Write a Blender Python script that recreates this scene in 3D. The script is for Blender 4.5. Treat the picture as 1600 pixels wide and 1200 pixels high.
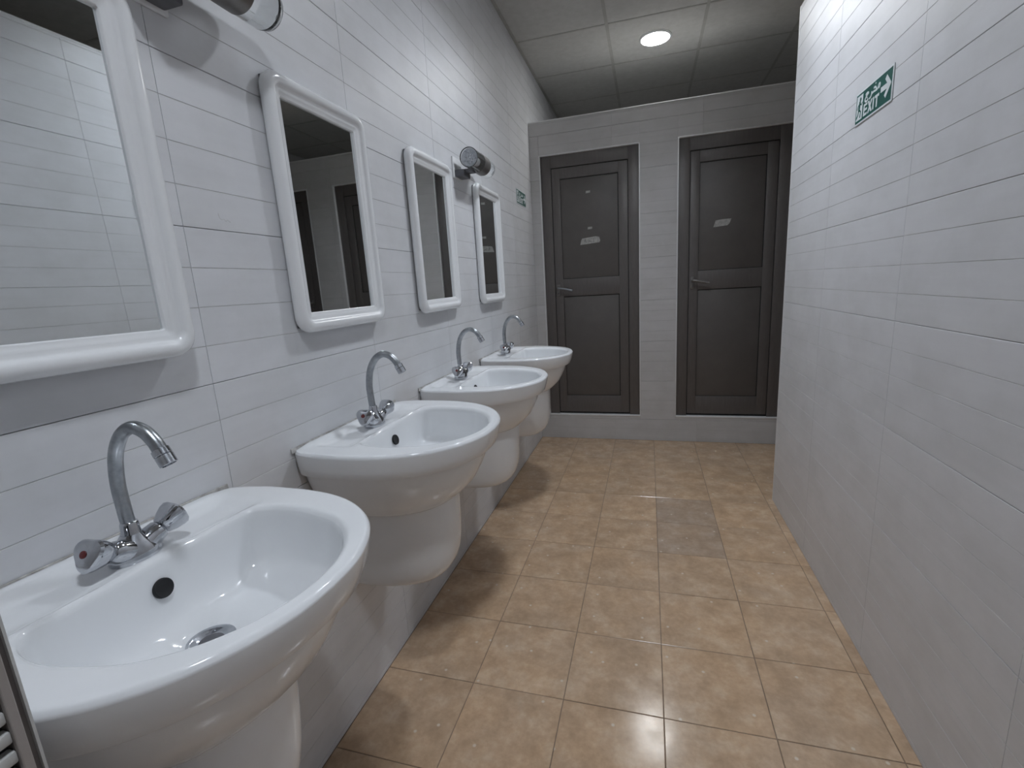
import bpy, bmesh, math, random
from mathutils import Vector, Matrix

random.seed(4)
for o in list(bpy.data.objects):
    bpy.data.objects.remove(o)
SC = bpy.context.scene
COL = SC.collection

# ------------------------------------------------------------------ camera
cam_data = bpy.data.cameras.new('camera')
cam = bpy.data.objects.new('camera', cam_data)
COL.objects.link(cam)
SC.camera = cam
cam_data.sensor_width = 36.0
cam_data.lens = 737.63 / 1600 * 36
cam_data.clip_start = 0.02


def cam_axes(y, p, r):
    cy, sy = math.cos(y), math.sin(y)
    F = Vector((-sy * math.cos(p), cy * math.cos(p), math.sin(p)))
    R = Vector((cy, sy, 0))
    U = R.cross(F)
    R2 = math.cos(r) * R + math.sin(r) * U
    U2 = -math.sin(r) * R + math.cos(r) * U
    return F, R2, U2


F_, R_, U_ = cam_axes(0.2867, -0.2035, -0.0597)
CAM = Vector((0.8685, -1.2259, 1.2751))
cam.matrix_world = Matrix(((R_.x, U_.x, -F_.x, CAM.x), (R_.y, U_.y, -F_.y, CAM.y),
                           (R_.z, U_.z, -F_.z, CAM.z), (0, 0, 0, 1)))

# ------------------------------------------------------------------ exposure, world, lamp strength
SC.view_settings.view_transform = 'Standard'
SC.view_settings.look = 'None'
SC.view_settings.gamma = 1.0
SC.view_settings.use_curve_mapping = False
SC.view_settings.exposure = 1.14
LAMP_STRENGTH = [48.0, 108.0, 86.0]      # far, middle, near ceiling light
LAMP_COLOUR = [(0.96, 0.975, 0.975), (0.885, 0.95, 1.045), (0.885, 0.95, 1.045)]
world = bpy.data.worlds.new('world')
SC.world = world
world.use_nodes = True
world.node_tree.nodes['Background'].inputs[0].default_value = (0.8, 0.85, 0.9, 1)
world.node_tree.nodes['Background'].inputs[1].default_value = 0.15

# ------------------------------------------------------------------ measured dimensions (metres)
RX = 1.549            # corridor face of the right partition
RE = 1.569            # where the right partition ends
D = 2.5486            # front of the cubicle partition
TOP = 2.468           # top of both partitions
H = 2.889             # ceiling
XW = 3.05             # far right wall
YB = -2.35            # wall behind the camera
YR = 4.05             # wall behind the cubicles
SP = 0.07833          # tile groove pitch
TZ = 0.1733           # first horizontal tile joint
TH = SP * 4
TW = 0.6164           # tile width
OPEN = [(0.079, 0.805), (1.077, 1.797), (2.075, 2.795)]
OZ0, OZ1 = 0.206, 2.222


# ------------------------------------------------------------------ materials
def mat(name, color, rough=0.5, metal=0.0, spec=0.5, **kw):
    m = bpy.data.materials.new(name)
    m.use_nodes = True
    b = m.node_tree.nodes['Principled BSDF']
    b.inputs['Base Color'].default_value = (*color, 1)
    b.inputs['Roughness'].default_value = rough
    b.inputs['Metallic'].default_value = metal
    b.inputs['Specular IOR Level'].default_value = spec
    for k, v in kw.items():
        b.inputs[k.replace('_', ' ')].default_value = v
    return m


def N(m, kind, **kw):
    n = m.node_tree.nodes.new(kind)
    for k, v in kw.items():
        if hasattr(n, k):
            setattr(n, k, v)
        else:
            n.inputs[k.replace('_', ' ')].default_value = v
    return n


def L(m, a, b):
    m.node_tree.links.new(a, b)


def ramp(m, fac, stops):
    r = m.node_tree.nodes.new('ShaderNodeValToRGB')
    e = r.color_ramp.elements
    while len(e) < len(stops):
        e.new(0.5)
    for el, (p, c) in zip(e, stops):
        el.position = p
        el.color = (*c, 1) if len(c) == 3 else c
    L(m, fac, r.inputs[0])
    return r.outputs[0]


def mixc(m, fac, a, b, mode='MIX'):
    n = m.node_tree.nodes.new('ShaderNodeMix')
    n.data_type = 'RGBA'
    n.blend_type = mode
    for sock, v in ((n.inputs[0], fac), (n.inputs[6], a), (n.inputs[7], b)):
        if hasattr(v, 'is_output'):
            L(m, v, sock)
        elif isinstance(v, tuple):
            sock.default_value = (*v, 1)
        else:
            sock.default_value = v
    return n.outputs[2]


def shifted_coords(m, scale=(1, 1, 1), spread=37.0):
    """object coordinates, shifted by a random amount per object"""
    tc = N(m, 'ShaderNodeTexCoord')
    oi = N(m, 'ShaderNodeObjectInfo')
    mp = N(m, 'ShaderNodeMapping')
    mp.inputs['Scale'].default_value = scale
    mu = N(m, 'ShaderNodeMath', operation='MULTIPLY')
    L(m, oi.outputs['Random'], mu.inputs[0])
    mu.inputs[1].default_value = spread
    L(m, mu.outputs[0], mp.inputs['Location'])
    L(m, tc.outputs['Object'], mp.inputs['Vector'])
    return mp.outputs[0], oi.outputs['Random']


def make_wall_tile(lo, hi, name):
    m = mat(name, (0.66, 0.66, 0.67), 0.43)
    b = m.node_tree.nodes['Principled BSDF']
    v, rnd = shifted_coords(m, (2.2, 42, 42))
    n1 = N(m, 'ShaderNodeTexNoise', Scale=1.0, Detail=4.0, Roughness=0.6)
    L(m, v, n1.inputs['Vector'])
    v2, _ = shifted_coords(m, (5, 6, 6))
    n2 = N(m, 'ShaderNodeTexNoise', Scale=1.0, Detail=5.0, Roughness=0.6)
    L(m, v2, n2.inputs['Vector'])
    c = ramp(m, n1.outputs[0], [(0.25, lo), (0.75, hi)])
    d = ramp(m, n2.outputs[0], [(0.3, (0.90, 0.90, 0.89)), (0.6, (1, 1, 1))])
    c2 = mixc(m, 1.0, c, d, 'MULTIPLY')
    r3 = ramp(m, rnd, [(0, (0.975, 0.975, 0.97)), (1, (1, 1, 1))])
    L(m, mixc(m, 1.0, c2, r3, 'MULTIPLY'), b.inputs['Base Color'])
    bp = N(m, 'ShaderNodeBump', Strength=0.04, Distance=0.002)
    L(m, n1.outputs[0], bp.inputs['Height'])
    L(m, bp.outputs[0], b.inputs['Normal'])
    return m


def make_floor_tile(name, tint):
    m = mat(name, (0.42, 0.31, 0.21), 0.25)
    b = m.node_tree.nodes['Principled BSDF']
    v, rnd = shifted_coords(m, (1, 1, 1))
    n1 = N(m, 'ShaderNodeTexNoise', Scale=13.0, Detail=6.0, Roughness=0.62)
    n2 = N(m, 'ShaderNodeTexNoise', Scale=4.0, Detail=4.0, Roughness=0.6)
    n3 = N(m, 'ShaderNodeTexNoise', Scale=60.0, Detail=3.0, Roughness=0.6)
    vo = N(m, 'ShaderNodeTexVoronoi', voronoi_dimensions='2D', Scale=6.0)
    for n in (n1, n2, n3, vo):
        L(m, v, n.inputs['Vector'])
    c = ramp(m, n1.outputs[0], [(0.25, (0.42, 0.305, 0.210)), (0.5, (0.535, 0.40, 0.285)), (0.75, (0.64, 0.515, 0.395))])
    g = ramp(m, n2.outputs[0], [(0.35, (0.88, 0.88, 0.90)), (0.65, (1.04, 1.0, 0.96))])
    c = mixc(m, 0.9, c, g, 'MULTIPLY')
    f = ramp(m, n3.outputs[0], [(0.3, (0.90, 0.89, 0.88)), (0.7, (1.04, 1.04, 1.04))])
    c = mixc(m, 1.0, c, f, 'MULTIPLY')
    grey = ramp(m, rnd, [(0.0, (0.96, 0.96, 0.96)), (1.0, (1, 1, 1))])
    c = mixc(m, 1.0, c, grey, 'MULTIPLY')
    c = mixc(m, 1.0, c, tint, 'MULTIPLY')
    # small pale chips
    ch = ramp(m, vo.outputs['Distance'], [(0.018, (1, 1, 1)), (0.038, (0, 0, 0))])
    c = mixc(m, ch, c, (0.62, 0.53, 0.42))
    L(m, c, b.inputs['Base Color'])
    rr = ramp(m, n1.outputs[0], [(0.3, (0.13, 0.13, 0.13)), (0.7, (0.22, 0.22, 0.22))])
    L(m, rr, b.inputs['Roughness'])
    bp = N(m, 'ShaderNodeBump', Strength=0.10, Distance=0.002)
    L(m, n1.outputs[0], bp.inputs['Height'])
    L(m, bp.outputs[0], b.inputs['Normal'])
    return m


def make_noisy(name, c0, c1, scale, rough, metal=0.0, bump=0.0, stretch=(1, 1, 1)):
    m = mat(name, c0, rough, metal)
    b = m.node_tree.nodes['Principled BSDF']
    v, _ = shifted_coords(m, stretch)
    n = N(m, 'ShaderNodeTexNoise', Scale=scale, Detail=5.0, Roughness=0.6)
    L(m, v, n.inputs['Vector'])
    L(m, ramp(m, n.outputs[0], [(0.3, c0), (0.7, c1)]), b.inputs['Base Color'])
    if bump:
        bp = N(m, 'ShaderNodeBump', Strength=bump, Distance=0.002)
        L(m, n.outputs[0], bp.inputs['Height'])
        L(m, bp.outputs[0], b.inputs['Normal'])
    return m


M = {}
M['tile'] = make_wall_tile((0.69, 0.695, 0.715), (0.725, 0.73, 0.75), 'wall_tile_glaze')
M['tile_back'] = make_wall_tile((0.57, 0.562, 0.56), (0.61, 0.602, 0.60), 'dimmed_wall_tile')  # darker copy of the wall tile, with the back wall's dimness in its colour
M['floor'] = make_floor_tile('floor_tile_stoneware', (1.0, 0.965, 0.90))
M['floor_grey'] = make_floor_tile('greyer_floor_tile', (0.85, 0.865, 0.89))
M['groove'] = make_noisy('tile_groove', (0.48, 0.48, 0.48), (0.66, 0.66, 0.66), 9, 0.6)
M['groove_back'] = make_noisy('dimmed_tile_groove', (0.44, 0.43, 0.42), (0.54, 0.53, 0.52), 9, 0.6)  # groove colour dimmed along with the back wall tile
M['grout'] = make_noisy('wall_grout', (0.46, 0.45, 0.44), (0.62, 0.61, 0.60), 30, 0.85)
M['floor_grout'] = make_noisy('floor_grout', (0.16, 0.115, 0.08), (0.26, 0.19, 0.14), 30, 0.85)
M['plaster'] = make_noisy('plaster', (0.55, 0.55, 0.55), (0.62, 0.62, 0.62), 6, 0.8)
M['ceiling'] = make_noisy('mineral_ceiling_tile', (0.53, 0.525, 0.50), (0.60, 0.595, 0.57), 22, 0.9, bump=0.2)
M['bar'] = make_noisy('ceiling_grid_paint', (0.40, 0.395, 0.37), (0.47, 0.465, 0.43), 12, 0.6)
M['ceramic'] = make_noisy('white_vitreous_china', (0.80, 0.815, 0.83), (0.84, 0.85, 0.86), 5, 0.10)
M['plastic'] = make_noisy('white_moulded_plastic', (0.82, 0.83, 0.84), (0.86, 0.865, 0.87), 6, 0.16)
M['trim'] = make_noisy('white_edge_trim', (0.74, 0.74, 0.75), (0.80, 0.80, 0.80), 14, 0.30)
M['chrome'] = make_noisy('worn_chrome', (0.46, 0.48, 0.51), (0.64, 0.65, 0.68), 40, 0.10, 1.0)
M['chrome_dull'] = make_noisy('limescaled_chrome', (0.30, 0.32, 0.34), (0.46, 0.48, 0.50), 60, 0.30, 1.0)
M['steel_dark'] = make_noisy('dark_grey_metal', (0.10, 0.10, 0.11), (0.16, 0.16, 0.17), 20, 0.40, 0.6)
M['black'] = make_noisy('black_recess', (0.004, 0.004, 0.005), (0.01, 0.01, 0.012), 30, 0.6)
M['door'] = make_noisy('brown_grey_aluminium', (0.106, 0.096, 0.091), (0.126, 0.114, 0.108), 16, 0.42, 0.0, stretch=(6, 6, 0.8))
M['door_in'] = make_noisy('brown_grey_panel', (0.098, 0.089, 0.083), (0.112, 0.102, 0.095), 10, 0.48)
M['seal'] = make_noisy('gap_shade_black', (0.010, 0.010, 0.010), (0.02, 0.02, 0.02), 30, 0.7)  # near-black colour stands for the shade in the door gaps
M['handle'] = make_noisy('satin_grey_handle', (0.16, 0.15, 0.145), (0.22, 0.21, 0.20), 30, 0.32, 0.5)
M['paper'] = make_noisy('torn_grey_paper', (0.30, 0.295, 0.28), (0.52, 0.51, 0.49), 55, 0.8)
M['ink'] = make_noisy('grey_ink', (0.13, 0.13, 0.13), (0.2, 0.2, 0.2), 40, 0.7)
M['green'] = make_noisy('safety_green', (0.004, 0.085, 0.068), (0.006, 0.10, 0.08), 20, 0.35)
M['white'] = make_noisy('sign_white', (0.70, 0.74, 0.76), (0.76, 0.79, 0.80), 20, 0.40)
M['sealant'] = make_noisy('grubby_sealant', (0.22, 0.20, 0.18), (0.60, 0.59, 0.57), 45, 0.6)
M['red'] = make_noisy('dark_red_enamel', (0.10, 0.012, 0.012), (0.14, 0.02, 0.02), 20, 0.4)
M['blue'] = make_noisy('dark_blue_enamel', (0.015, 0.02, 0.06), (0.02, 0.03, 0.08), 20, 0.4)
M['mirror'] = mat('silvered_glass', (0.80, 0.83, 0.83), 0.015, 1.0)
M['glass'] = mat('clear_acrylic', (0.92, 0.94, 0.94), 0.06, 0.0, Transmission_Weight=1.0, IOR=1.35)
M['louvre'] = make_noisy('pale_grey_slat', (0.50, 0.50, 0.49), (0.60, 0.60, 0.58), 20, 0.4)
M['louvre_frame'] = make_noisy('grey_brown_frame', (0.30, 0.27, 0.25), (0.36, 0.33, 0.31), 14, 0.45)
M['louvre_dark'] = make_noisy('dark_grey_brown_frame', (0.10, 0.085, 0.08), (0.13, 0.115, 0.105), 14, 0.45)
M['slat_void'] = make_noisy('dark_void', (0.02, 0.02, 0.02), (0.03, 0.03, 0.03), 14, 0.9)  # near-black colour for the unlit gaps between slats


def emitter(name, strength, colour):
    m = bpy.data.materials.new(name)
    m.use_nodes = True
    nt = m.node_tree
    nt.nodes.clear()
    out = nt.nodes.new('ShaderNodeOutputMaterial')
    e = nt.nodes.new('ShaderNodeEmission')
    e.inputs[0].default_value = (*colour, 1)
    e.inputs[1].default_value = strength
    nt.links.new(e.outputs[0], out.inputs[0])
    return m


# ------------------------------------------------------------------ helpers
def link(name, me, parent=None, mats=None, smooth=False):
    o = bpy.data.objects.new(name, me)
    COL.objects.link(o)
    if parent is not None:
        o.parent = parent
    return o


def mesh(name, bm, mats, smooth=None):
    bmesh.ops.recalc_face_normals(bm, faces=bm.faces)
    me = bpy.data.meshes.new(name)
    bm.to_mesh(me)
    bm.free()
    for m in (mats if isinstance(mats, (list, tuple)) else [mats]):
        me.materials.append(m)
    if smooth is not None:
        me.shade_smooth()
        if smooth < 180:
            me.set_sharp_from_angle(angle=math.radians(smooth))
    return me


def obj(name, bm, mats, parent=None, smooth=None):
    return link(name, mesh(name, bm, mats, smooth), parent)


def tag(o, label=None, cat=None, group=None, kind=None):
    for k, v in (('label', label), ('category', cat), ('group', group), ('kind', kind)):
        if v:
            o[k] = v
    return o


def empty(name, loc=(0, 0, 0), **kw):
    o = bpy.data.objects.new(name, None)
    o.empty_display_size = 0.05
    COL.objects.link(o)
    o.location = loc
    return tag(o, **kw)


def box(bm, a, b, bev=0.0, seg=2, mi=0):
    r = bmesh.ops.create_cube(bm, size=1.0)
    vs = r['verts']
    for v in vs:
        v.co = Vector([(a[i] + b[i]) / 2 + v.co[i] * (b[i] - a[i]) for i in range(3)])
    fs = list({f for v in vs for f in v.link_faces})
    for f in fs:
        f.material_index = mi
    if bev:
        es = list({e for v in vs for e in v.link_edges})
        bmesh.ops.bevel(bm, geom=es, offset=bev, segments=seg, affect='EDGES', profile=0.5)
    return bm


def boxes(items, bev=0.0):
    bm = bmesh.new()
    for a, b in items:
        box(bm, a, b, bev)
    return bm


def rings(bm, ring_list, cap0=False, cap1=False, mi=0):
    rows = [[bm.verts.new(p) for p in r] for r in ring_list]
    n = len(rows[0])
    for a, b in zip(rows, rows[1:]):
        for i in range(n):
            j = (i + 1) % n
            f = bm.faces.new((a[i], a[j], b[j], b[i]))
            f.material_index = mi
    if cap0:
        bm.faces.new(rows[0]).material_index = mi
    if cap1:
        bm.faces.new(rows[-1]).material_index = mi
    return rows


def frame_of(t):
    t = t.normalized()
    up = Vector((0, 0, 1)) if abs(t.z) < 0.95 else Vector((0, 1, 0))
    a = up.cross(t).normalized()
    return a, t.cross(a)


def tube(bm, pts, rad, seg=16, mi=0):
    pts = [Vector(p) for p in pts]
    rl = []
    pa = None
    for i, p in enumerate(pts):
        t = (pts[min(i + 1, len(pts) - 1)] - pts[max(i - 1, 0)]).normalized()
        if pa is None:
            a, b = frame_of(t)
        else:
            a = (pa - t * pa.dot(t)).normalized()
            b = t.cross(a)
        pa = a
        r = rad[i] if isinstance(rad, (list, tuple)) else rad
        rl.append([p + a * (r * math.cos(2 * math.pi * k / seg)) + b * (r * math.sin(2 * math.pi * k / seg)) for k in range(seg)])
    rings(bm, rl, True, True, mi)
    return bm


def lathe(bm, base, axis, prof, seg=24, mi=0, cap=True):
    base = Vector(base)
    axis = Vector(axis).normalized()
    a, b = frame_of(axis)
    rl = []
    for r, h in prof:
        rl.append([base + axis * h + (a * math.cos(2 * math.pi * k / seg) + b * math.sin(2 * math.pi * k / seg)) * r for k in range(seg)])
    rings(bm, rl, cap, cap, mi)
    return bm


def spline(pts, n=10, closed=False):
    """Catmull-Rom through points"""
    P = [Vector(p) for p in pts]
    out = []
    m = len(P)
    rng = m if closed else m - 1
    for i in range(rng):
        p0 = P[(i - 1) % m] if closed or i > 0 else P[0] * 2 - P[1]
        p1 = P[i]
        p2 = P[(i + 1) % m]
        p3 = P[(i + 2) % m] if closed or i + 2 < m else P[-1] * 2 - P[-2]
        for k in range(n):
            t = k / n
            out.append(0.5 * ((2 * p1) + (p2 - p0) * t + (2 * p0 - 5 * p1 + 4 * p2 - p3) * t * t + (3 * p1 - p0 - 3 * p2 + p3) * t ** 3))
    if not closed:
        out.append(P[-1])
    return out


def poly(bm, pts, h, mi=0, z0=0.0):
    """flat polygon in local x,y raised from z0 to z0+h"""
    lo = [bm.verts.new((x, y, z0)) for x, y in pts]
    hi = [bm.verts.new((x, y, z0 + h)) for x, y in pts]
    n = len(pts)
    bm.faces.new(hi).material_index = mi
    bm.faces.new(lo[::-1]).material_index = mi
    for i in range(n):
        bm.faces.new((lo[i], lo[(i + 1) % n], hi[(i + 1) % n], hi[i])).material_index = mi
    return bm


def basis(kind, o):
    """matrix taking local (u, z, outward) to the world on a given wall"""
    ax = {'left': ((0, 1, 0), (0, 0, 1), (1, 0, 0)),
          'right': ((0, -1, 0), (0, 0, 1), (-1, 0, 0)),
          'back': ((1, 0, 0), (0, 0, 1), (0, -1, 0)),
          'floor': ((1, 0, 0), (0, 1, 0), (0, 0, 1))}[kind]
    m = Matrix.Identity(4)
    for c in range(3):
        for r in range(3):
            m[r][c] = ax[c][r]
    for r in range(3):
        m[r][3] = o[r]
    return m


TILE_T = 0.007
GAP = 0.0013
cache = {}


def wall_tile_mesh(w, z0, z1, tm):
    """tile lying in local u,v; pressed grooves at the global groove heights"""
    gs = []
    k = math.ceil((z0 - TZ) / SP - 1e-6)
    while TZ + k * SP < z1 - 0.004:
        g = TZ + k * SP
        if g > z0 + 0.004 and k % 4 != 0:
            gs.append(round(g - z0, 4))
        k += 1
    key = (tm, round(w, 3), round(z1 - z0, 3), tuple(gs))
    if key in cache:
        return cache[key]
    h = z1 - z0
    e = 0.0009
    prof = [(GAP / 2, -TILE_T), (GAP / 2, -e), (GAP / 2 + e, 0)]
    gf = []
    for g in gs:
        prof += [(g - 0.0011, 0), (g - 0.0005, -0.0008), (g + 0.0005, -0.0008), (g + 0.0011, 0)]
        gf += [len(prof) - 4, len(prof) - 3, len(prof) - 2]
    prof += [(h - GAP / 2 - e, 0), (h - GAP / 2, -e), (h - GAP / 2, -TILE_T)]
    bm = bmesh.new()
    us = [GAP / 2, w - GAP / 2]
    A = [bm.verts.new((us[0], p[0], p[1])) for p in prof]
    B = [bm.verts.new((us[1], p[0], p[1])) for p in prof]
    for i in range(len(prof) - 1):
        f = bm.faces.new((A[i], B[i], B[i + 1], A[i + 1]))
        f.material_index = 1 if i in gf else 0
    bm.faces.new(A)
    bm.faces.new(B[::-1])
    me = mesh('wall_tile', bm, [M[tm], M['groove' if tm == 'tile' else 'groove_back']])
    cache[key] = me
    return me


def subtract(rect, hole):
    u0, u1, z0, z1 = rect
    a0, a1, b0, b1 = hole
    if a0 >= u1 or a1 <= u0 or b0 >= z1 or b1 <= z0:
        return [rect]
    out = []
    if a0 > u0:
        out.append((u0, a0, z0, z1))
    if a1 < u1:
        out.append((a1, u1, z0, z1))
    m0, m1 = max(u0, a0), min(u1, a1)
    if b0 > z0:
        out.append((m0, m1, z0, b0))
    if b1 < z1:
        out.append((m0, m1, b1, z1))
    return out


def tile_wall(parent, kind, plane, u_lo, u_hi, z_lo, z_hi, u_ref, holes=()):
    k = math.floor((u_lo - u_ref) / TW)
    rects = []
    while u_ref + k * TW < u_hi - 1e-4:
        a, b = max(u_lo, u_ref + k * TW), min(u_hi, u_ref + (k + 1) * TW)
        j = math.floor((z_lo - TZ) / TH)
        while TZ + j * TH < z_hi - 1e-4:
            c, d = max(z_lo, TZ + j * TH), min(z_hi, TZ + (j + 1) * TH)
            if b - a > 0.012 and d - c > 0.012:
                rects.append((a, b, c, d))
            j += 1
        k += 1
    for hl in holes:
        rects = [q for r in rects for q in subtract(r, hl)]
    for a, b, c, d in rects:
        if b - a < 0.006 or d - c < 0.006:
            continue
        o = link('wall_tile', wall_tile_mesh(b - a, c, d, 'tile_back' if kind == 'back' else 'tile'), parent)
        if kind == 'left':
            pos = (plane, a, c)
        elif kind == 'right':
            pos = (plane, -a, c)          # u runs towards -y
        else:
            pos = (a, plane, c)
        o.matrix_local = basis(kind, pos)


# ------------------------------------------------------------------ setting: floor
floor = obj('floor', boxes([((-0.12, YB - 0.1, -0.10), (XW + 0.1, YR + 0.1, -0.0016))]), M['floor_grout'])
tag(floor, kind='structure')
fx0 = 0.0134


def floor_tile_mesh(w, d, mk='floor'):
    key = (mk, round(w, 3), round(d, 3))
    if key not in cache:
        bm = bmesh.new()
        g = 0.0013
        rl = []
        for ins, z in ((g, -0.006), (g, -0.0008), (g + 0.0010, 0.0)):
            rl.append([(ins, ins, z), (w - ins, ins, z), (w - ins, d - ins, z), (ins, d - ins, z)])
        rings(bm, rl, True, True)
        cache[key] = mesh('floor_tile', bm, M[mk])
    return cache[key]


i = 0
xs = [0.0] + [fx0 + 0.3 * k for k in range(1, 11)] + [XW]
ys = [YB] + [0.3 * k for k in range(-7, 9)] + [D + 0.02]
for a, b in zip(xs, xs[1:]):
    for c, d in zip(ys, ys[1:]):
        o = link('floor_tile', floor_tile_mesh(b - a, d - c, 'floor_grey' if abs(a - fx0 - 0.9) < 0.01 and 0.88 < c < 1.25 else 'floor'), floor)
        o.location = (a, c, random.uniform(-0.0004, 0.0004))

# ------------------------------------------------------------------ setting: walls
wl = obj('wall_left', boxes([((-0.12, YB, -0.0), (-0.006, YR, H + 0.05))]), M['grout'])
tag(wl, kind='structure')
tile_wall(wl, 'left', 0.0, YB, YR, 0.0, H, -0.4722)

bm = bmesh.new()
sc_pts = [(0.0, 0.014), (0.001, 0.006), (0.006, 0.002), (0.012, 0.004), (0.016, 0.000), (0.021, 0.003), (0.028, -0.001)]
for (xa, ya), (xb, yb) in zip(sc_pts, sc_pts[1:]):
    va, vb = Vector((xa, ya)), Vector((xb, yb))
    nn = Vector((-(vb - va).y, (vb - va).x)).normalized() * 0.0009
    poly(bm, [tuple(va - nn), tuple(vb - nn), tuple(vb + nn), tuple(va + nn)], 0.0002)
sc = obj('pencil_scrawl', bm, M['groove'], wl)
sc.matrix_local = basis('left', (0.0, -0.385, 1.447))

wr = obj('wall_right', boxes([((RX + 0.006, YB, 0.0), (RX + 0.114, RE - 0.004, TOP - 0.004))]), M['grout'])
tag(wr, kind='structure')
tile_wall(wr, 'right', RX, -RE + 0.003, -YB, 0.0, TOP - 0.003, -0.383)
# rounded white edge trims of the partition
bm = bmesh.new()
lathe(bm, (RX + 0.007, RE - 0.007, 0.0), (0, 0, 1), [(0.0085, 0), (0.0085, TOP - 0.002)], 16)
box(bm, (RX + 0.007, RE - 0.006, 0), (RX + 0.114, RE + 0.0, TOP - 0.006))
obj('edge_trim', bm, M['trim'], wr, 40)
bm = bmesh.new()
lathe(bm, (RX + 0.007, YB, TOP - 0.008), (0, 1, 0), [(0.0085, 0), (0.0085, RE - YB - 0.004)], 16)
box(bm, (RX + 0.007, YB, TOP - 0.004), (RX + 0.114, RE - 0.002, TOP + 0.0005))
obj('edge_trim', bm, M['trim'], wr, 40)

# cubicle partition with three door openings
bk = []
xx = -0.0
for a, b in OPEN:
    bk.append(((xx, D + 0.006, 0), (a, D + 0.12, TOP - 0.004)))
    bk.append(((a, D + 0.006, 0), (b, D + 0.12, OZ0 - 0.004)))
    bk.append(((a, D + 0.006, OZ1 + 0.002), (b, D + 0.12, TOP - 0.004)))
    xx = b
bk.append(((xx, D + 0.006, 0), (XW, D + 0.12, TOP - 0.004)))
wb = obj('wall_back', boxes(bk), M['grout'])
tag(wb, kind='structure')
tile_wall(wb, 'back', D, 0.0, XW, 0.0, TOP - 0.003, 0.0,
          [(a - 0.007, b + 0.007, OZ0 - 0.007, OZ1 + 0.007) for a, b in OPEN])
for a, b in OPEN:
    for lo, hi in (((a - 0.007, D - 0.0015, OZ0 - 0.007), (a + 0.001, D + 0.03, OZ1 + 0.007)),
                   ((b - 0.001, D - 0.0015, OZ0 - 0.007), (b + 0.007, D + 0.03, OZ1 + 0.007)),
                   ((a + 0.001, D - 0.0015, OZ1 - 0.001), (b - 0.001, D + 0.03, OZ1 + 0.007)),
                   ((a + 0.001, D - 0.003, OZ0 - 0.008), (b - 0.001, D + 0.05, OZ0 + 0.002))):
        bm = bmesh.new()
        box(bm, lo, hi, 0.0015)
        obj('edge_trim', bm, M['trim'], wb, 40)
bm = bmesh.new()
box(bm, (0.001, D - 0.001, TOP - 0.008), (XW, D + 0.12, TOP), 0.002)
obj('edge_trim', bm, M['trim'], wb, 40)

for nm, lo, hi in (('wall_rear', (-0.12, YR, 0), (XW + 0.12, YR + 0.1, H + 0.05)),
                   ('wall_front', (-0.12, YB - 0.1, 0), (XW + 0.12, YB, H + 0.05)),
                   ('wall_alcove', (XW, YB, 0), (XW + 0.12, YR, H + 0.05))):
    tag(obj(nm, boxes([(lo, hi)]), M['plaster']), kind='structure')

# ------------------------------------------------------------------ setting: ceiling
ce = obj('ceiling', boxes([((-0.12, YB - 0.1, H + 0.012), (XW + 0.12, YR + 0.1, H + 0.11))]), M['plaster'])
tag(ce, kind='structure')
CP = 0.6115
cxs = [0.0] + [0.611 + CP * k for k in range(4)] + [XW]
cys = [YB] + [2.279 + CP * k for k in range(-7, 3)] + [YR]
for a, b in zip(cxs, cxs[1:]):
    for c, d in zip(cys, cys[1:]):
        if d - c < 0.03 or b - a < 0.03:
            continue
        key = ('c', round(b - a, 3), round(d - c, 3))
        if key not in cache:
            bm = bmesh.new()
            box(bm, (0.006, 0.006, 0.0), (b - a - 0.006, d - c - 0.006, 0.010), 0.002, 1)
            cache[key] = mesh('ceiling_tile', bm, M['ceiling'])
        o = link('ceiling_tile', cache[key], ce)
        o.location = (a, c, H)
for x in cxs[1:-1]:
    obj('grid_bar', boxes([((x - 0.010, YB, H - 0.0025), (x + 0.010, YR, H + 0.001))]), M['bar'], ce)
for y in cys[1:-1]:
    obj('grid_bar', boxes([((0.0, y - 0.007, H - 0.002), (XW, y + 0.007, H + 0.001))]), M['bar'], ce)
bm = bmesh.new()
box(bm, (0.0, YB, H - 0.004), (0.018, YR, H + 0.0))
obj('grid_bar', bm, M['bar'], ce)


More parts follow.
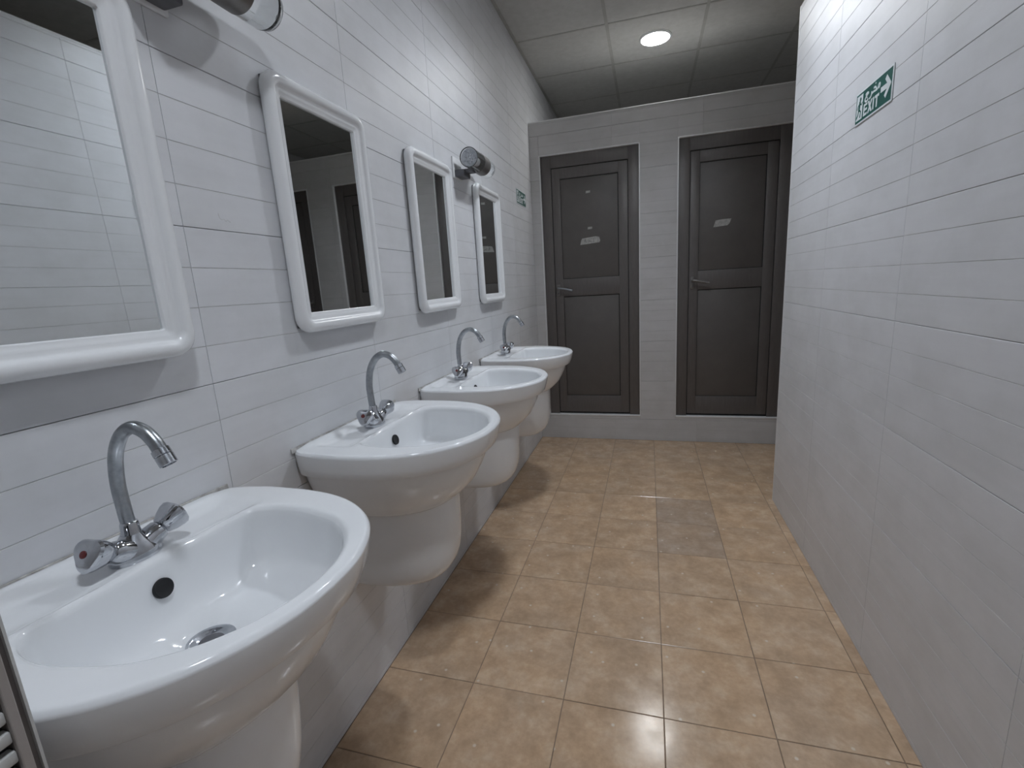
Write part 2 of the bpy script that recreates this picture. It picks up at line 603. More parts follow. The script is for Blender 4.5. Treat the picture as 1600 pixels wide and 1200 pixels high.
# ------------------------------------------------------------------ doors of the cubicles
def make_door(n, x0, x1, stickers):
    root = empty('door_%d' % n, ((x0 + x1) / 2, D + 0.03, OZ0))
    tag(root, kind='structure')
    ox, oy, oz = root.location

    def B(items, bev=0.0):
        return boxes([((a[0] - ox, a[1] - oy, a[2] - oz), (b[0] - ox, b[1] - oy, b[2] - oz)) for a, b in items], bev)
    y = D + 0.018          # face of the fixed frame
    fw = 0.077
    lx0, lx1, lz0, lz1 = x0 + fw, x1 - fw, OZ0 + 0.012, 2.132
    obj('door_frame', B([((x0 + 0.001, y, OZ0 + 0.002), (lx0, y + 0.055, OZ1)),
                         ((lx1, y, OZ0 + 0.002), (x1 - 0.001, y + 0.055, OZ1)),
                         ((lx0, y, lz1 + 0.002), (lx1, y + 0.055, OZ1))], 0.0015), M['door'], root, 40)
    obj('door_seal', B([((lx0 - 0.001, y + 0.012, lz0 - 0.008), (lx1 + 0.001, y + 0.05, lz1 + 0.004))]), M['seal'], root)  # black sheet behind the leaf, painting the shade in its gap
    yl = y + 0.004         # face of the leaf
    g = 0.005
    a0, a1, b0, b1 = lx0 + g, lx1 - g, lz0 + 0.006, lz1 - g
    p0, p1 = x0 + 0.143, x1 - 0.148
    zs = (0.362, 1.172, 1.306, 2.052)
    leaf = obj('door_leaf', B([((a0, yl, b0), (p0, yl + 0.03, b1)), ((p1, yl, b0), (a1, yl + 0.03, b1)),
                               ((p0, yl, b0), (p1, yl + 0.03, zs[0])), ((p0, yl, zs[1]), (p1, yl + 0.03, zs[2])),
                               ((p0, yl, zs[3]), (p1, yl + 0.03, b1))], 0.0012), M['door'], root, 40)
    for za, zb in ((zs[0], zs[1]), (zs[2], zs[3])):
        pan = obj('door_panel', B([((p0 + 0.003, yl + 0.007, za + 0.004), (p1 - 0.0065, yl + 0.02, zb - 0.0065))], 0.001), M['door_in'], root, 40)
        obj('panel_gap_shade', B([((p0 - 0.002, yl + 0.011, za - 0.002), (p1 + 0.002, yl + 0.018, zb + 0.002))]), M['seal'], pan)  # black sheet painting the shadow line round the panel, wider right and top
    # lever handle
    hx = x0 + 0.105
    hz = 1.232
    bm = B([((hx - 0.014, yl - 0.007, hz - 0.055), (hx + 0.014, yl, hz + 0.035))], 0.004)
    hd = obj('door_handle', bm, M['handle'], root, 40)
    bm = bmesh.new()
    c = Vector((hx - ox, yl - oy, hz - oz + 0.006))
    tube(bm, spline([c + Vector(q) for q in ((0, 0, 0), (0, -0.028, 0), (0.012, -0.040, 0), (0.05, -0.043, -0.006), (0.115, -0.043, -0.022))], 6),
         0.0085, 12)
    obj('lever', bm, M['handle'] if n != 1 else M['chrome_dull'], hd, 60)
    bm = bmesh.new()
    lathe(bm, (hx - ox, yl - oy - 0.009, hz - oz - 0.035), (0, -1, 0), [(0.006, -0.003), (0.006, 0.002), (0.004, 0.003)], 12)
    obj('keyhole_cover', bm, M['steel_dark'], hd, 40)
    for kind, sx, sz, pts in stickers:
        bm = bmesh.new()
        poly(bm, pts, 0.0006)
        s = obj('paper_sticker', bm, M['paper'], root)
        s.matrix_local = basis('back', (sx - ox, yl + 0.0068 - oy, sz - oz))
        s['label'] = kind
        if len(pts) > 6:
            bm = bmesh.new()
            w = max(p[0] for p in pts) - min(p[0] for p in pts)
            h = max(p[1] for p in pts)
            for q in ([(0.22, .30), (.24, .75), (.28, .35), (.34, .32)], [(.42, .28), (.46, .5), (.52, .35), (.57, .40)], [(.66, .25), (.67, .8)]):
                for (xa, ya), (xb, yb) in zip(q, q[1:]):
                    va, vb = Vector((xa * w, ya * h)), Vector((xb * w, yb * h))
                    nn = Vector((-(vb - va).y, (vb - va).x)).normalized() * 0.0016
                    poly(bm, [tuple(va - nn), tuple(vb - nn), tuple(vb + nn), tuple(va + nn)], 0.0003, z0=0.0006)
            obj('pen_scrawl', bm, M['ink'], s)
    return root


small = [(0, 0), (0.034, 0.002), (0.035, 0.018), (0.002, 0.017)]
torn1 = [(0, 0.0), (0.06, 0.004), (0.145, 0.010), (0.152, 0.022), (0.146, 0.050), (0.118, 0.056), (0.05, 0.050), (0.014, 0.046), (0.006, 0.026)]
torn2 = [(0, 0), (0.092, 0.006), (0.105, 0.018), (0.118, 0.050), (0.07, 0.050), (0.014, 0.046)]
make_door(1, *OPEN[0], [('small pale paper scrap near the top of the door', 0.415, 1.930, small),
                        ('small pale paper scrap above the torn label', 0.424, 1.668, small),
                        ('torn pale paper label with a grey scrawl', 0.365, 1.557, torn1)])
make_door(2, *OPEN[1], [('torn slanted pale paper label', 1.318, 1.605, torn2)])
make_door(3, *OPEN[2], [])

# ------------------------------------------------------------------ wash basins
ZB = 0.414
OUT_H = [(0.0, 0.0), (0.0, 0.12), (0.0, 0.235), (0.006, 0.256), (0.03, 0.270), (0.08, 0.279), (0.14, 0.2815), (0.20, 0.279), (0.26, 0.268),
         (0.315, 0.247), (0.365, 0.214), (0.405, 0.172), (0.435, 0.119), (0.4535, 0.060), (0.4585, 0.0)]
IN_H = [(0.134, 0.0), (0.135, 0.08), (0.138, 0.140), (0.142, 0.163), (0.152, 0.177), (0.172, 0.187), (0.205, 0.1935), (0.245, 0.193), (0.288, 0.184),
        (0.332, 0.169), (0.372, 0.139), (0.403, 0.097), (0.421, 0.049), (0.427, 0.0)]
CEN = Vector((0.222, 0.0))


def closed_outline(half, n=8):
    s = [Vector((p.x, p.y)) for p in spline([(a, b, 0) for a, b in half], n)]
    return s + [Vector((p.x, -p.y)) for p in reversed(s[1:-1])]


def polar(outline, dirs):
    res = []
    m = len(outline)
    for d in dirs:
        best = None
        for i in range(m):
            a, b = outline[i] - CEN, outline[(i + 1) % m] - CEN
            e = b - a
            den = d.x * e.y - d.y * e.x
            if abs(den) < 1e-12:
                continue
            t = (a.x * e.y - a.y * e.x) / den
            s = (a.x * d.y - a.y * d.x) / den
            if t > 0 and -1e-6 <= s <= 1 + 1e-6:
                best = t if best is None else max(best, t)
        res.append(CEN + d * best)
    return res


def sstep(a, b, x):
    t = max(0.0, min(1.0, (x - a) / (b - a)))
    return t * t * (3 - 2 * t)


def deck(x, y):
    """height change of the back ledge: raised lip, soap recesses either side of the tap"""
    ay = abs(y)
    dz = 0.004 * (1 - sstep(0.022, 0.036, x)) * (1 - sstep(0.2, 0.24, ay))
    rec = sstep(0.026, 0.05, x) * (1 - sstep(0.108, 0.150, x)) * (1 - sstep(0.185, 0.222, ay))
    dz -= 0.011 * rec * (0.72 + 0.28 * sstep(0.05, 0.075, ay))
    return dz


def make_basin_mesh():
    NS = 168
    angs = [2 * math.pi * k / NS for k in range(NS)]
    dirs = [Vector((math.cos(a), math.sin(a))) for a in angs]
    O = polar(closed_outline(OUT_H), dirs)
    I = polar(closed_outline(IN_H), dirs)
    rl = []
    # underside, from the hidden middle outwards and up
    for z, sx, sy in ((0.676, 0.40, 0.34), (0.678, 0.66, 0.56), (0.683, 0.70, 0.60), (0.692, 0.728, 0.635), (0.710, 0.772, 0.69), (0.735, 0.825, 0.76), (0.765, 0.862, 0.818),
                      (0.795, 0.892, 0.866), (0.820, 0.906, 0.893), (0.8335, 0.909, 0.897), (0.8345, 0.911, 0.900), (0.8350, 0.963, 0.966), (0.8375, 0.969, 0.972),
                      (0.856, 0.983, 0.985), (0.876, 0.995, 0.996), (0.890, 0.9995, 0.9995)):
        rl.append([Vector((p.x * sx, p.y * sy, z)) for p in O])
    # over the rim, across the ledge to the bowl's edge
    for t in (0.0, 0.02, 0.05, 0.09, 0.14, 0.2, 0.26, 0.32, 0.38, 0.44, 0.5, 0.56, 0.62, 0.68, 0.74, 0.80, 0.86, 0.91, 0.95, 0.98, 1.0):
        r = []
        for a, b in zip(O, I):
            w = (b - a).length
            p = a.lerp(b, t)
            d0, d1 = t * w, (1 - t) * w
            z = 0.900
            z -= 0.007 * max(0.0, 1 - d0 / 0.0075) ** 2
            z -= 0.009 * max(0.0, 1 - d1 / 0.012) ** 2
            z += deck(p.x, p.y)
            r.append(Vector((p.x, p.y, z)))
        rl.append(r)
    slope = ((0.985, 0.882), (0.97, 0.870), (0.945, 0.851), (0.915, 0.833), (0.88, 0.818), (0.84, 0.806), (0.79, 0.797), (0.73, 0.790), (0.65, 0.784), (0.55, 0.781), (0.44, 0.778), (0.34, 0.775), (0.25, 0.772), (0.19, 0.770), (0.15, 0.768))
    steep = ((0.993, 0.880), (0.985, 0.866), (0.972, 0.845), (0.955, 0.824), (0.93, 0.808), (0.895, 0.798), (0.84, 0.791), (0.765, 0.786), (0.67, 0.781), (0.56, 0.779), (0.45, 0.777), (0.34, 0.775), (0.25, 0.772), (0.19, 0.770), (0.15, 0.768))
    for (qa, za), (qb, zb) in zip(slope, steep):
        r = []
        for d, b in zip(dirs, I):
            k = sstep(-0.62, -0.40, d.x)
            q, z = qa + (qb - qa) * k, za + (zb - za) * k
            p = CEN + (b - CEN) * q
            z += (0.7655 - z) * (1 - sstep(0.040, 0.062, (p - CEN).length))
            r.append(Vector((p.x, p.y, z)))
        rl.append(r)
    bm = bmesh.new()
    rings(bm, [[v - Vector((0, 0, ZB)) for v in r] for r in rl], True, True)
    return mesh('bowl', bm, M['ceramic'], 34)


def make_pedestal_mesh():
    bm = bmesh.new()
    rl = []
    NS = 40
    for z, xf, w in ((0.715, 0.318, 0.156), (0.69, 0.3165, 0.151), (0.66, 0.316, 0.147), (0.60, 0.315, 0.142), (0.55, 0.313, 0.137), (0.51, 0.308, 0.132), (0.48, 0.300, 0.127), (0.457, 0.288, 0.121),
                     (0.440, 0.272, 0.115), (0.428, 0.254, 0.109), (0.420, 0.232, 0.102), (0.4155, 0.205, 0.093), (0.4142, 0.17, 0.08), (0.414, 0.10, 0.05)):
        r = []
        for k in range(NS + 1):
            a = -math.pi / 2 + math.pi * k / NS
            c, s = math.cos(a), math.sin(a)
            e = 2 / 2.7
            r.append(Vector((0.003 + xf * abs(c) ** e, w * math.copysign(abs(s) ** e, s), z - ZB)))
        rl.append(r)
    rings(bm, rl, True, True)
    return mesh('pedestal', bm, M['ceramic'], 50)


bowl_me = make_basin_mesh()
ped_me = make_pedestal_mesh()
bm = bmesh.new()
lathe(bm, (0.222, 0, 0.768 - ZB), (0, 0, 1), [(0.010, 0.001), (0.020, 0.0015), (0.026, 0.004), (0.031, 0.0055), (0.0335, 0.0045), (0.034, 0.002), (0.030, -0.004)], 32)
drain_me = mesh('drain', bm, M['chrome'], 40)
bm = bmesh.new()
lathe(bm, (0.222, 0, 0.768 - ZB), (0, 0, 1), [(0.0, 0.001), (0.016, 0.0022), (0.0175, 0.0016)], 24)
grate_me = mesh('drain_hole', bm, M['steel_dark'], 40)
bm = bmesh.new()
oc, on = Vector((0.1425, 0.0, 0.848 - ZB)), Vector((0.96, 0, 0.26))
lathe(bm, oc, on, [(0.0, 0.0018), (0.0122, 0.0018), (0.0135, 0.0028), (0.0150, 0.0022), (0.0155, -0.002)], 28)
hole_me = mesh('overflow_hole', bm, M['black'], 40)
bm = bmesh.new()
pts = [(0.001, -0.262), (0.004, -0.20), (0.003, -0.1), (0.005, 0), (0.003, 0.1), (0.004, 0.2), (0.001, 0.262)]
A = []
for x, y in pts:
    A.append([Vector((0.0002, y, 0.893 - ZB)), Vector((x + 0.002, y, 0.893 - ZB)), Vector((x * 0.6 + 0.001, y, 0.9045 - ZB)), Vector((0.0002, y, 0.9055 - ZB))])
rings(bm, A, True, True)
seal_me = mesh('sealant', bm, M['sealant'])

SINKS = [-0.748, -0.030, 0.672, 1.385]
SINK_LABELS = ['white ceramic wash basin nearest the camera, with a dark overflow hole and its drain showing',
               'white ceramic wash basin second from the camera, under the mirror that reflects two doors',
               'white ceramic wash basin third from the camera, beside the farthest basin',
               'white ceramic wash basin farthest away, standing in front of the left door']
for yc, lb in zip(SINKS, SINK_LABELS):
    s = empty('wash_basin', (0.001, yc, ZB), label=lb, cat='sink', group='wash basins along the left wall')
    if yc == SINKS[0]:                    # the nearest basin hangs slightly out of level
        s.matrix_world = Matrix.Translation((0.001, yc, 0.89)) @ Matrix.Rotation(math.radians(-1.7), 4, 'X') @ Matrix.Translation((0, 0, ZB - 0.89))
    bowl = link('bowl', bowl_me, s)
    link('pedestal', ped_me, s)
    dr = link('drain', drain_me, s)
    link('drain_hole', grate_me, dr)
    link('overflow_hole', hole_me, s)
    link('sealant', seal_me, s)

# ------------------------------------------------------------------ mixer taps (local origin on the ledge)
stem_pts = spline([(0.000, 0, 0.040), (-0.003, 0, 0.085), (-0.003, 0, 0.125), (0.006, 0, 0.168), (0.026, 0, 0.200), (0.052, 0, 0.2145), (0.075, 0, 0.2095), (0.091, 0, 0.195), (0.100, 0, 0.180)], 6)
bm = bmesh.new()
tube(bm, stem_pts, 0.0098, 18)
spout_me = mesh('spout', bm, M['chrome_dull'], 50)
t_end = (stem_pts[-1] - stem_pts[-3]).normalized()
bm = bmesh.new()
lathe(bm, stem_pts[-1] - t_end * 0.004, t_end, [(0.0095, 0), (0.0120, 0.001), (0.0122, 0.010), (0.0112, 0.011), (0.0122, 0.012), (0.0120, 0.026), (0.0095, 0.0265), (0.0090, 0.020)], 22)
aer_me = mesh('aerator', bm, M['chrome'], 40)
bm = bmesh.new()
lathe(bm, (0, 0, 0.036), (0, 0, 1), [(0.0135, 0), (0.0140, 0.003), (0.0135, 0.006), (0.0128, 0.008), (0.0122, 0.022), (0.0108, 0.025), (0.0098, 0.0255)], 22)
col_me = mesh('collar', bm, M['chrome'], 40)
bm = bmesh.new()
rl = []
for z, rx, ry in ((0.0, 0.0270, 0.036), (0.003, 0.0285, 0.0375), (0.007, 0.0285, 0.0375), (0.013, 0.0275, 0.0365), (0.020, 0.0255, 0.033), (0.027, 0.0220, 0.027), (0.033, 0.0185, 0.0205), (0.039, 0.0155, 0.0165), (0.042, 0.0140, 0.0140)):
    rl.append([Vector((rx * math.cos(2 * math.pi * k / 32), ry * math.sin(2 * math.pi * k / 32), z)) for k in range(32)])
rings(bm, rl, True, True)
ARM = [Vector((0.12, s * 0.88, 0.46)).normalized() for s in (-1, 1)]
for s, d in zip((-1, 1), ARM):
    base = Vector((0.004, s * 0.010, 0.016))
    lathe(bm, base, d, [(0.0195, 0), (0.0190, 0.010), (0.0175, 0.020), (0.0160, 0.030), (0.0120, 0.034)], 22)
body_me = mesh('tap_body', bm, M['chrome'], 50)
handle_me, dot_me = [], []
for n, (s, d) in enumerate(zip((-1, 1), ARM)):
    base = Vector((0.004, s * 0.010, 0.016)) + d * 0.0335
    a, b = frame_of(d)
    bm = bmesh.new()
    rl = []
    for h, r, tri in ((0.0, 0.0125, 0.0), (0.002, 0.0155, 0.10), (0.012, 0.0205, 0.22), (0.024, 0.0245, 0.26), (0.031, 0.0250, 0.26), (0.0345, 0.0225, 0.24), (0.0375, 0.0140, 0.18), (0.0385, 0.005, 0.0)):
        ring = []
        for k in range(36):
            t = 2 * math.pi * k / 36
            rr = r * (1 + tri * (math.cos(3 * (t - 0.5)) - 1) * 0.5 + tri * 0.25)
            ring.append(base + d * h + (a * math.cos(t) + b * math.sin(t)) * rr)
        rl.append(ring)
    rings(bm, rl, True, True)
    handle_me.append(mesh('tap_handle', bm, M['chrome'], 32))
    bm = bmesh.new()
    lathe(bm, base + d * 0.0375, d, [(0.0055, 0), (0.0055, 0.0018), (0.004, 0.0024)], 16)
    dot_me.append(mesh('indicator_dot', bm, M['red'] if n == 0 else M['blue'], 40))
TAP_LABELS = ['chrome two-handle tap with a swan-neck spout on the basin nearest the camera',
              'chrome two-handle tap with a swan-neck spout on the second basin from the camera',
              'chrome two-handle tap with a swan-neck spout on the third basin from the camera',
              'chrome two-handle tap with a swan-neck spout on the farthest basin']
for k, (yc, lb) in enumerate(zip(SINKS, TAP_LABELS)):
    t = empty('mixer_tap', ((0.091, 0.080, 0.078, 0.072)[k], yc + (0.006, 0, 0, 0)[k], 0.8915), label=lb, cat='tap', group='taps on the wash basins')
    link('tap_body', body_me, t)
    link('collar', col_me, t)
    sp = link('spout', spout_me, t)
    link('aerator', aer_me, sp)
    for hm, dm in zip(handle_me, dot_me):
        hd = link('tap_handle', hm, t)
        link('indicator_dot', dm, hd)

# ------------------------------------------------------------------ mirrors
MW, MH, MD = 0.404, 0.618, 0.036


def rounded_rect(w, h, r, n=8):
    pts = []
    for cx, cy, a0 in ((w / 2 - r, h / 2 - r, 0), (-w / 2 + r, h / 2 - r, 90), (-w / 2 + r, -h / 2 + r, 180), (w / 2 - r, -h / 2 + r, 270)):
        for k in range(n + 1):
            a = math.radians(a0 + 90 * k / n)
            pts.append((cx + r * math.cos(a), cy + r * math.sin(a)))
    return pts


bm = bmesh.new()
rl = []
# inset from the outer edge, depth from the wall, corner radius
for ins, d, r in ((0.010, 0.002, 0.034), (0.005, 0.004, 0.038), (0.001, 0.010, 0.042), (0.0, 0.018, 0.043), (0.0015, 0.0255, 0.042), (0.006, 0.031, 0.038), (0.013, 0.0345, 0.032), (0.020, 0.0350, 0.026), (0.026, 0.0325, 0.021),
                  (0.029, 0.0285, 0.018), (0.033, 0.0255, 0.014), (0.038, 0.0250, 0.010), (0.043, 0.0235, 0.007), (0.047, 0.0205, 0.005), (0.0495, 0.0205, 0.004), (0.0515, 0.0195, 0.003), (0.0520, 0.012, 0.003)):
    rl.append([Vector((x, y, d)) for x, y in rounded_rect(MW - 2 * ins, MH - 2 * ins, r)])
rows = rings(bm, rl)
frame_me = mesh('mirror_frame', bm, M['plastic'], 60)
bm = bmesh.new()
box(bm, (-MW / 2 + 0.048, -MH / 2 + 0.048, 0.006), (MW / 2 - 0.048, MH / 2 - 0.048, 0.0135))
glass_me = mesh('mirror_glass', bm, M['mirror'])
bm = bmesh.new()
box(bm, (-MW / 2 + 0.014, -MH / 2 + 0.014, 0.0005), (MW / 2 - 0.014, MH / 2 - 0.014, 0.0055))
back_me = mesh('back_board', bm, M['steel_dark'])
# centre along the wall, centre height, then small roll, yaw and tilt of each hanging (degrees)
MIRRORS = [(-0.723, 1.494, -0.4, -0.80, -0.85), (-0.017, 1.497, 0.3, -0.15, -0.1), (0.670, 1.500, 0.6, 0.3, 0.0), (1.394, 1.500, 0.0, 0.0, 0.0)]
MIRROR_LABELS = ['white framed mirror nearest the camera, cut off by the left edge and reflecting grey tiles',
                 'white framed rounded mirror reflecting two dark doors, above the second basin',
                 'white framed rounded mirror reflecting pale tiles beside a dark strip, above the third basin',
                 'white framed rounded mirror farthest away, below the wall lamp and reflecting the left door']
for (y, z, tilt, yaw, lean), lb in zip(MIRRORS, MIRROR_LABELS):
    mt = empty('wall_mirror', (0, 0, 0), label=lb, cat='mirror', group='white framed mirrors on the left wall')
    off = abs(math.radians(yaw)) * MW / 2 + abs(math.radians(lean)) * MH / 2
    mt.matrix_world = (basis('left', (off, y, z)) @ Matrix.Rotation(math.radians(yaw), 4, 'Y')
                       @ Matrix.Rotation(math.radians(lean), 4, 'X') @ Matrix.Rotation(math.radians(tilt), 4, 'Z'))
    link('mirror_frame', frame_me, mt)
    link('mirror_glass', glass_me, mt)
    link('back_board', back_me, mt)


# ------------------------------------------------------------------ tubular wall lamps (unlit)
def make_wall_lamp(y0, z, lb):
    root = empty('wall_lamp', (0.0, y0, z), label=lb, cat='lamp', group='tubular wall lamps above the mirrors')
    bm = bmesh.new()
    box(bm, (0.0005, -0.012, -0.064), (0.008, 0.090, 0.030), 0.002)
    obj('wall_plate', bm, M['trim'], root, 40)
    bm = bmesh.new()
    box(bm, (0.008, 0.000, -0.058), (0.055, 0.082, -0.028), 0.004)
    box(bm, (0.030, 0.020, -0.040), (0.088, 0.070, -0.024), 0.003)
    obj('bracket', bm, M['steel_dark'], root, 40)
    r = 0.044
    ax = Vector((0, 1, 0))
    c = Vector((0.082, 0.0, 0.018))
    bm = bmesh.new()
    lathe(bm, c, ax, [(r - 0.003, 0.004), (r - 0.003, 0.102), (r, 0.104), (r, 0.0), (r - 0.004, -0.001)], 36, cap=False)
    obj('glass_tube', bm, M['glass'], root, 40)
    bm = bmesh.new()
    lathe(bm, c, ax, [(0.0, 0.006), (r - 0.006, 0.006), (r - 0.0045, 0.009), (0.0, 0.010)], 36)
    cap = obj('end_cap', bm, M['chrome_dull'], root, 40)
    bm = bmesh.new()
    for k in range(16):
        a = 2.4 * k
        rr = 0.0075 * math.sqrt(k + 0.3)
        if rr < 0.034:
            lathe(bm, c + Vector((rr * math.cos(a), 0.0065, rr * math.sin(a))), (0, -1, 0), [(0.0048, 0), (0.0040, 0.002), (0.0015, 0.0032)], 8)
    obj('cap_studs', bm, M['chrome'], cap, 50)
    bm = bmesh.new()
    lathe(bm, c, ax, [(0.020, 0.010), (0.020, 0.10)], 20)
    obj('lamp_socket', bm, M['trim'], root, 40)
    bm = bmesh.new()
    lathe(bm, c, ax, [(r - 0.004, 0.104), (r + 0.001, 0.105), (r + 0.001, 0.190), (r - 0.004, 0.191)], 36)
    obj('metal_sleeve', bm, M['handle'], root, 40)
    bm = bmesh.new()
    lathe(bm, c, ax, [(r - 0.003, 0.191), (r, 0.192), (r, 0.255), (r - 0.004, 0.270), (r - 0.014, 0.278), (0.004, 0.281), (0.004, 0.277), (r - 0.015, 0.274), (r - 0.007, 0.267), (r - 0.003, 0.254)], 36, cap=False)
    obj('glass_end', bm, M['glass'], root, 40)
    return root


make_wall_lamp(-0.515, 1.868, 'tubular glass wall lamp cut off by the top edge, above the nearest two mirrors')
make_wall_lamp(0.962, 1.846, 'tubular glass wall lamp with a dark sleeve, above the farthest two mirrors')


# ------------------------------------------------------------------ exit signs
def ribbon(bm, pts, w, h, z0):
    """flat stroke of even width along a polyline, one closed strip"""
    P = [Vector((p[0], p[1])) for p in pts]
    d0, d1 = (P[1] - P[0]).normalized(), (P[-1] - P[-2]).normalized()
    P[0] = P[0] - d0 * w * 0.35
    P[-1] = P[-1] + d1 * w * 0.35
    lo, hi = [], []
    for k, p in enumerate(P):
        t = (P[min(k + 1, len(P) - 1)] - P[max(k - 1, 0)]).normalized()
        n = Vector((-t.y, t.x)) * w / 2
        lo.append([bm.verts.new((*(p + n), z0)), bm.verts.new((*(p - n), z0))])
        hi.append([bm.verts.new((*(p + n), z0 + h)), bm.verts.new((*(p - n), z0 + h))])
    for k in range(len(P) - 1):
        bm.faces.new((hi[k][0], hi[k][1], hi[k + 1][1], hi[k + 1][0]))
        bm.faces.new((lo[k][0], lo[k + 1][0], lo[k + 1][1], lo[k][1]))
        bm.faces.new((lo[k][0], hi[k][0], hi[k + 1][0], lo[k + 1][0]))
        bm.faces.new((lo[k][1], lo[k + 1][1], hi[k + 1][1], hi[k][1]))
    for k in (0, -1):
        bm.faces.new((lo[k][0], lo[k][1], hi[k][1], hi[k][0]))


def make_exit_sign(kind, pos, lb):
    W, HH = 0.262, 0.100
    root = empty('exit_sign', label=lb, cat='sign', group='green exit signs')
    root.matrix_world = basis(kind, pos)
    bm = bmesh.new()
    box(bm, (0, 0, 0.0005), (W, HH, 0.0030), 0.0008, 1)
    obj('sign_plate', bm, M['white'], root)
    bm = bmesh.new()
    b = 0.006
    box(bm, (b, b, 0.0028), (W - b, HH - b, 0.0034))
    obj('green_field', bm, M['green'], root)
    z, h = 0.0034, 0.0004
    # doorway pictogram
    bm = bmesh.new()
    poly(bm, [(0.013, 0.013), (0.058, 0.013), (0.058, 0.088), (0.013, 0.088)], h, z0=z)
    pic = obj('doorway_symbol', bm, M['white'], root)
    bm = bmesh.new()
    z2 = z + h
    cx, cy = 0.040, 0.075
    poly(bm, [(cx + 0.0062 * math.cos(2 * math.pi * k / 14), cy + 0.0062 * math.sin(2 * math.pi * k / 14)) for k in range(14)], h, z0=z2)
    ribbon(bm, [(0.037, 0.066), (0.033, 0.043)], 0.011, h + 0.0003, z2)
    ribbon(bm, [(0.038, 0.064), (0.049, 0.056), (0.054, 0.062)], 0.0042, h + 0.0001, z2)
    ribbon(bm, [(0.035, 0.064), (0.024, 0.058), (0.019, 0.049)], 0.0042, h, z2)
    ribbon(bm, [(0.034, 0.044), (0.047, 0.036), (0.044, 0.020)], 0.0055, h + 0.0001, z2)
    ribbon(bm, [(0.032, 0.044), (0.026, 0.029), (0.015, 0.023)], 0.0055, h, z2)
    obj('running_figure', bm, M['green'], pic)
    # EXIT
    bm = bmesh.new()
    x, y0, lh, st = 0.068, 0.014, 0.036, 0.0085
    poly(bm, [(x, y0), (x + st, y0), (x + st, y0 + lh), (x, y0 + lh)], h, z0=z)
    for yy in (y0, y0 + lh / 2 - st * 0.4, y0 + lh - st * 0.85):
        poly(bm, [(x + st, yy), (x + 0.027, yy), (x + 0.027, yy + st * 0.85), (x + st, yy + st * 0.85)], h, z0=z)
    x = 0.0985
    w = 0.034
    poly(bm, [(x, y0), (x + 0.0105, y0), (x + w, y0 + lh), (x + w - 0.0105, y0 + lh)], h, z0=z)
    poly(bm, [(x + w - 0.0105, y0), (x + w, y0), (x + 0.0105, y0 + lh), (x, y0 + lh)], h, z0=z + 0.00005)
    x = 0.136
    poly(bm, [(x, y0), (x + st, y0), (x + st, y0 + lh), (x, y0 + lh)], h, z0=z)
    x = 0.149
    poly(bm, [(x, y0 + lh - st * 0.9), (x + 0.029, y0 + lh - st * 0.9), (x + 0.029, y0 + lh), (x, y0 + lh)], h, z0=z)
    poly(bm, [(x + 0.0102, y0), (x + 0.0188, y0), (x + 0.0188, y0 + lh - st * 0.9), (x + 0.0102, y0 + lh - st * 0.9)], h, z0=z)
    obj('exit_lettering', bm, M['white'], root)
    # Arabic word for exit, written right to left
    bm = bmesh.new()
    sw = 0.0058

    def stroke(p):
        stroke.n += 1
        ribbon(bm, [(v.x, v.y) for v in spline([(a, c, 0) for a, c in p], 5)], sw, h + 0.00006 * stroke.n, z)
    stroke.n = 0

    def dot(px, py):
        poly(bm, [(px - 0.0036, py), (px, py - 0.0036), (px + 0.0036, py), (px, py + 0.0036)], h, z0=z)
    stroke([(0.172, 0.0655), (0.178, 0.0685), (0.1785, 0.0755), (0.172, 0.0765), (0.168, 0.0715), (0.164, 0.0665), (0.157, 0.0650)])        # meem
    stroke([(0.157, 0.0650), (0.148, 0.0655), (0.139, 0.0665)])
    stroke([(0.157, 0.0655), (0.151, 0.0735), (0.144, 0.0770), (0.138, 0.0765)])                                                             # khah
    dot(0.1475, 0.0868)
    stroke([(0.139, 0.0665), (0.130, 0.0660), (0.1225, 0.0640)])
    stroke([(0.1225, 0.0700), (0.1225, 0.0640), (0.118, 0.0580), (0.109, 0.0555)])                                                           # reh
    stroke([(0.100, 0.0750), (0.090, 0.0790), (0.080, 0.0765)])                                                                               # jeem
    stroke([(0.099, 0.0755), (0.086, 0.0705), (0.0765, 0.0640), (0.078, 0.0570), (0.088, 0.0545), (0.0985, 0.0570)])
    dot(0.0895, 0.0645)
    obj('arabic_lettering', bm, M['white'], root)
    # arrow to the right
    bm = bmesh.new()
    ay = 0.052
    ribbon(bm, [(0.192, ay), (0.238, ay)], 0.0150, h, z)
    ribbon(bm, [(0.221, ay + 0.0235), (0.2445, ay)], 0.0140, h, z + 0.00005)
    ribbon(bm, [(0.221, ay - 0.0235), (0.2445, ay)], 0.0140, h, z + 0.0001)
    obj('arrow', bm, M['white'], root)
    return root


make_exit_sign('right', (RX, 0.7925, 1.7375), 'green exit sign with white arrow on the right-hand tiled wall')
make_exit_sign('left', (0.0, 2.090, 1.833), 'small green exit sign far down the left wall beside the left door')


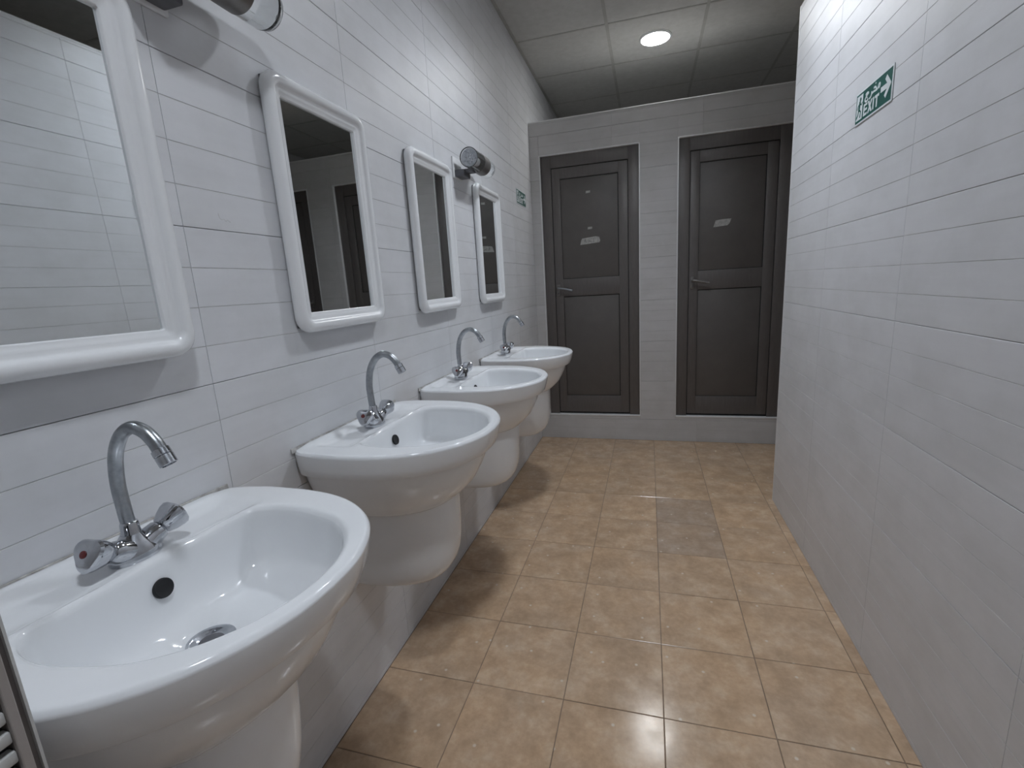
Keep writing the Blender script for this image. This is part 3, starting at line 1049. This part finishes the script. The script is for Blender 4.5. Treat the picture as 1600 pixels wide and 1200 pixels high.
# ------------------------------------------------------------------ ceiling lights
def make_ceiling_light(x, y, strength, lb, n):
    root = empty('ceiling_light', (x, y, H), label=lb, cat='ceiling light', group='round ceiling lights')
    bm = bmesh.new()
    if n == 1:
        lathe(bm, (0, 0, 0), (0, 0, -1), [(0.106, -0.001), (0.108, 0.004), (0.104, 0.010), (0.094, 0.011), (0.092, 0.006)], 40, cap=False)
    else:      # unseen lights; deep cans added to keep light off the upper walls
        lathe(bm, (0, 0, 0), (0, 0, -1), [(0.116, -0.001), (0.116, 0.078), (0.112, 0.082), (0.106, 0.080), (0.104, 0.060), (0.098, 0.012), (0.093, 0.004)], 40, cap=False)
    obj('light_rim', bm, M['plastic' if n == 1 else 'bar'], root, 40)
    bm = bmesh.new()
    lathe(bm, (0, 0, 0), (0, 0, -1), [(0.094, 0.002)] + [(a, 0.004 + b * (0.8 if n == 1 else 0.9)) for a, b in ((0.0925, 0.0075), (0.086, 0.0105), (0.065, 0.0125), (0.035, 0.0135), (0.004, 0.014))], 40)
    obj('diffuser', bm, emitter('lamp_glow_%d' % n, strength, LAMP_COLOUR[n - 1]), root, 60)


make_ceiling_light(0.917, 2.585, LAMP_STRENGTH[0], 'bright round ceiling light above the top of the two-door wall', 1)
make_ceiling_light(0.917, 0.950, LAMP_STRENGTH[1], 'round ceiling light over the middle of the corridor by the third basin', 2)
make_ceiling_light(0.917, -1.085, LAMP_STRENGTH[2], 'round ceiling light over the near end of the corridor by the nearest basin', 3)

# ------------------------------------------------------------------ framed slatted panel at the near left
PX, PY0, PY1, PZ = 0.336, -1.560, -1.0065, 1.16
root = empty('slatted_panel', (PX, (PY0 + PY1) / 2, 0.0), label='grey-brown framed panel with pale slats in the lower left corner of the photo', cat='panel')
oy = (PY0 + PY1) / 2


def pb(items, bev=0.001):
    return boxes([((a[0], a[1] - oy, a[2]), (b[0], b[1] - oy, b[2])) for a, b in items], bev)


for ya, yb in ((PY1 - 0.015, PY1), (PY0, PY0 + 0.015)):
    s = 1 if yb == PY1 else -1
    yo, yi = (yb, ya) if s == 1 else (ya, yb)
    mid = (ya + yb) / 2
    st = obj('frame_post', pb([((-0.016, ya, 0.0), (-0.004, yb, PZ))]), M['louvre_dark'], root)
    obj('post_strip', pb([((-0.004, min(yi, mid), 0.0), (0.002, max(yi, mid), PZ))]), M['louvre_frame'], st)
    obj('post_lip', pb([((-0.004, min(yo, yo - s * 0.0022), 0.0), (0.0, max(yo, yo - s * 0.0022), PZ))], 0.0), M['louvre'], st)
for za, zb in ((0.05, 0.09), (PZ - 0.03, PZ)):
    obj('frame_rail', pb([((-0.016, PY0 + 0.015, za), (-0.002, PY1 - 0.015, zb))]), M['louvre_frame'], root)
bm = pb([((-0.012, PY0 + 0.015, 0.09), (-0.001, PY1 - 0.015, 0.102))], 0.002)
slat_me = mesh('slat', bm, M['louvre'], 40)
z = 0.0
while 0.09 + z + 0.022 < PZ - 0.03:
    s = link('slat', slat_me, root)
    s.location = (0, 0, z)
    z += 0.020
obj('void_sheet', pb([((-0.015, PY0 + 0.015, 0.09), (-0.013, PY1 - 0.015, PZ - 0.03))], 0), M['slat_void'], root)  # dark sheet stands for the unlit void between the slats
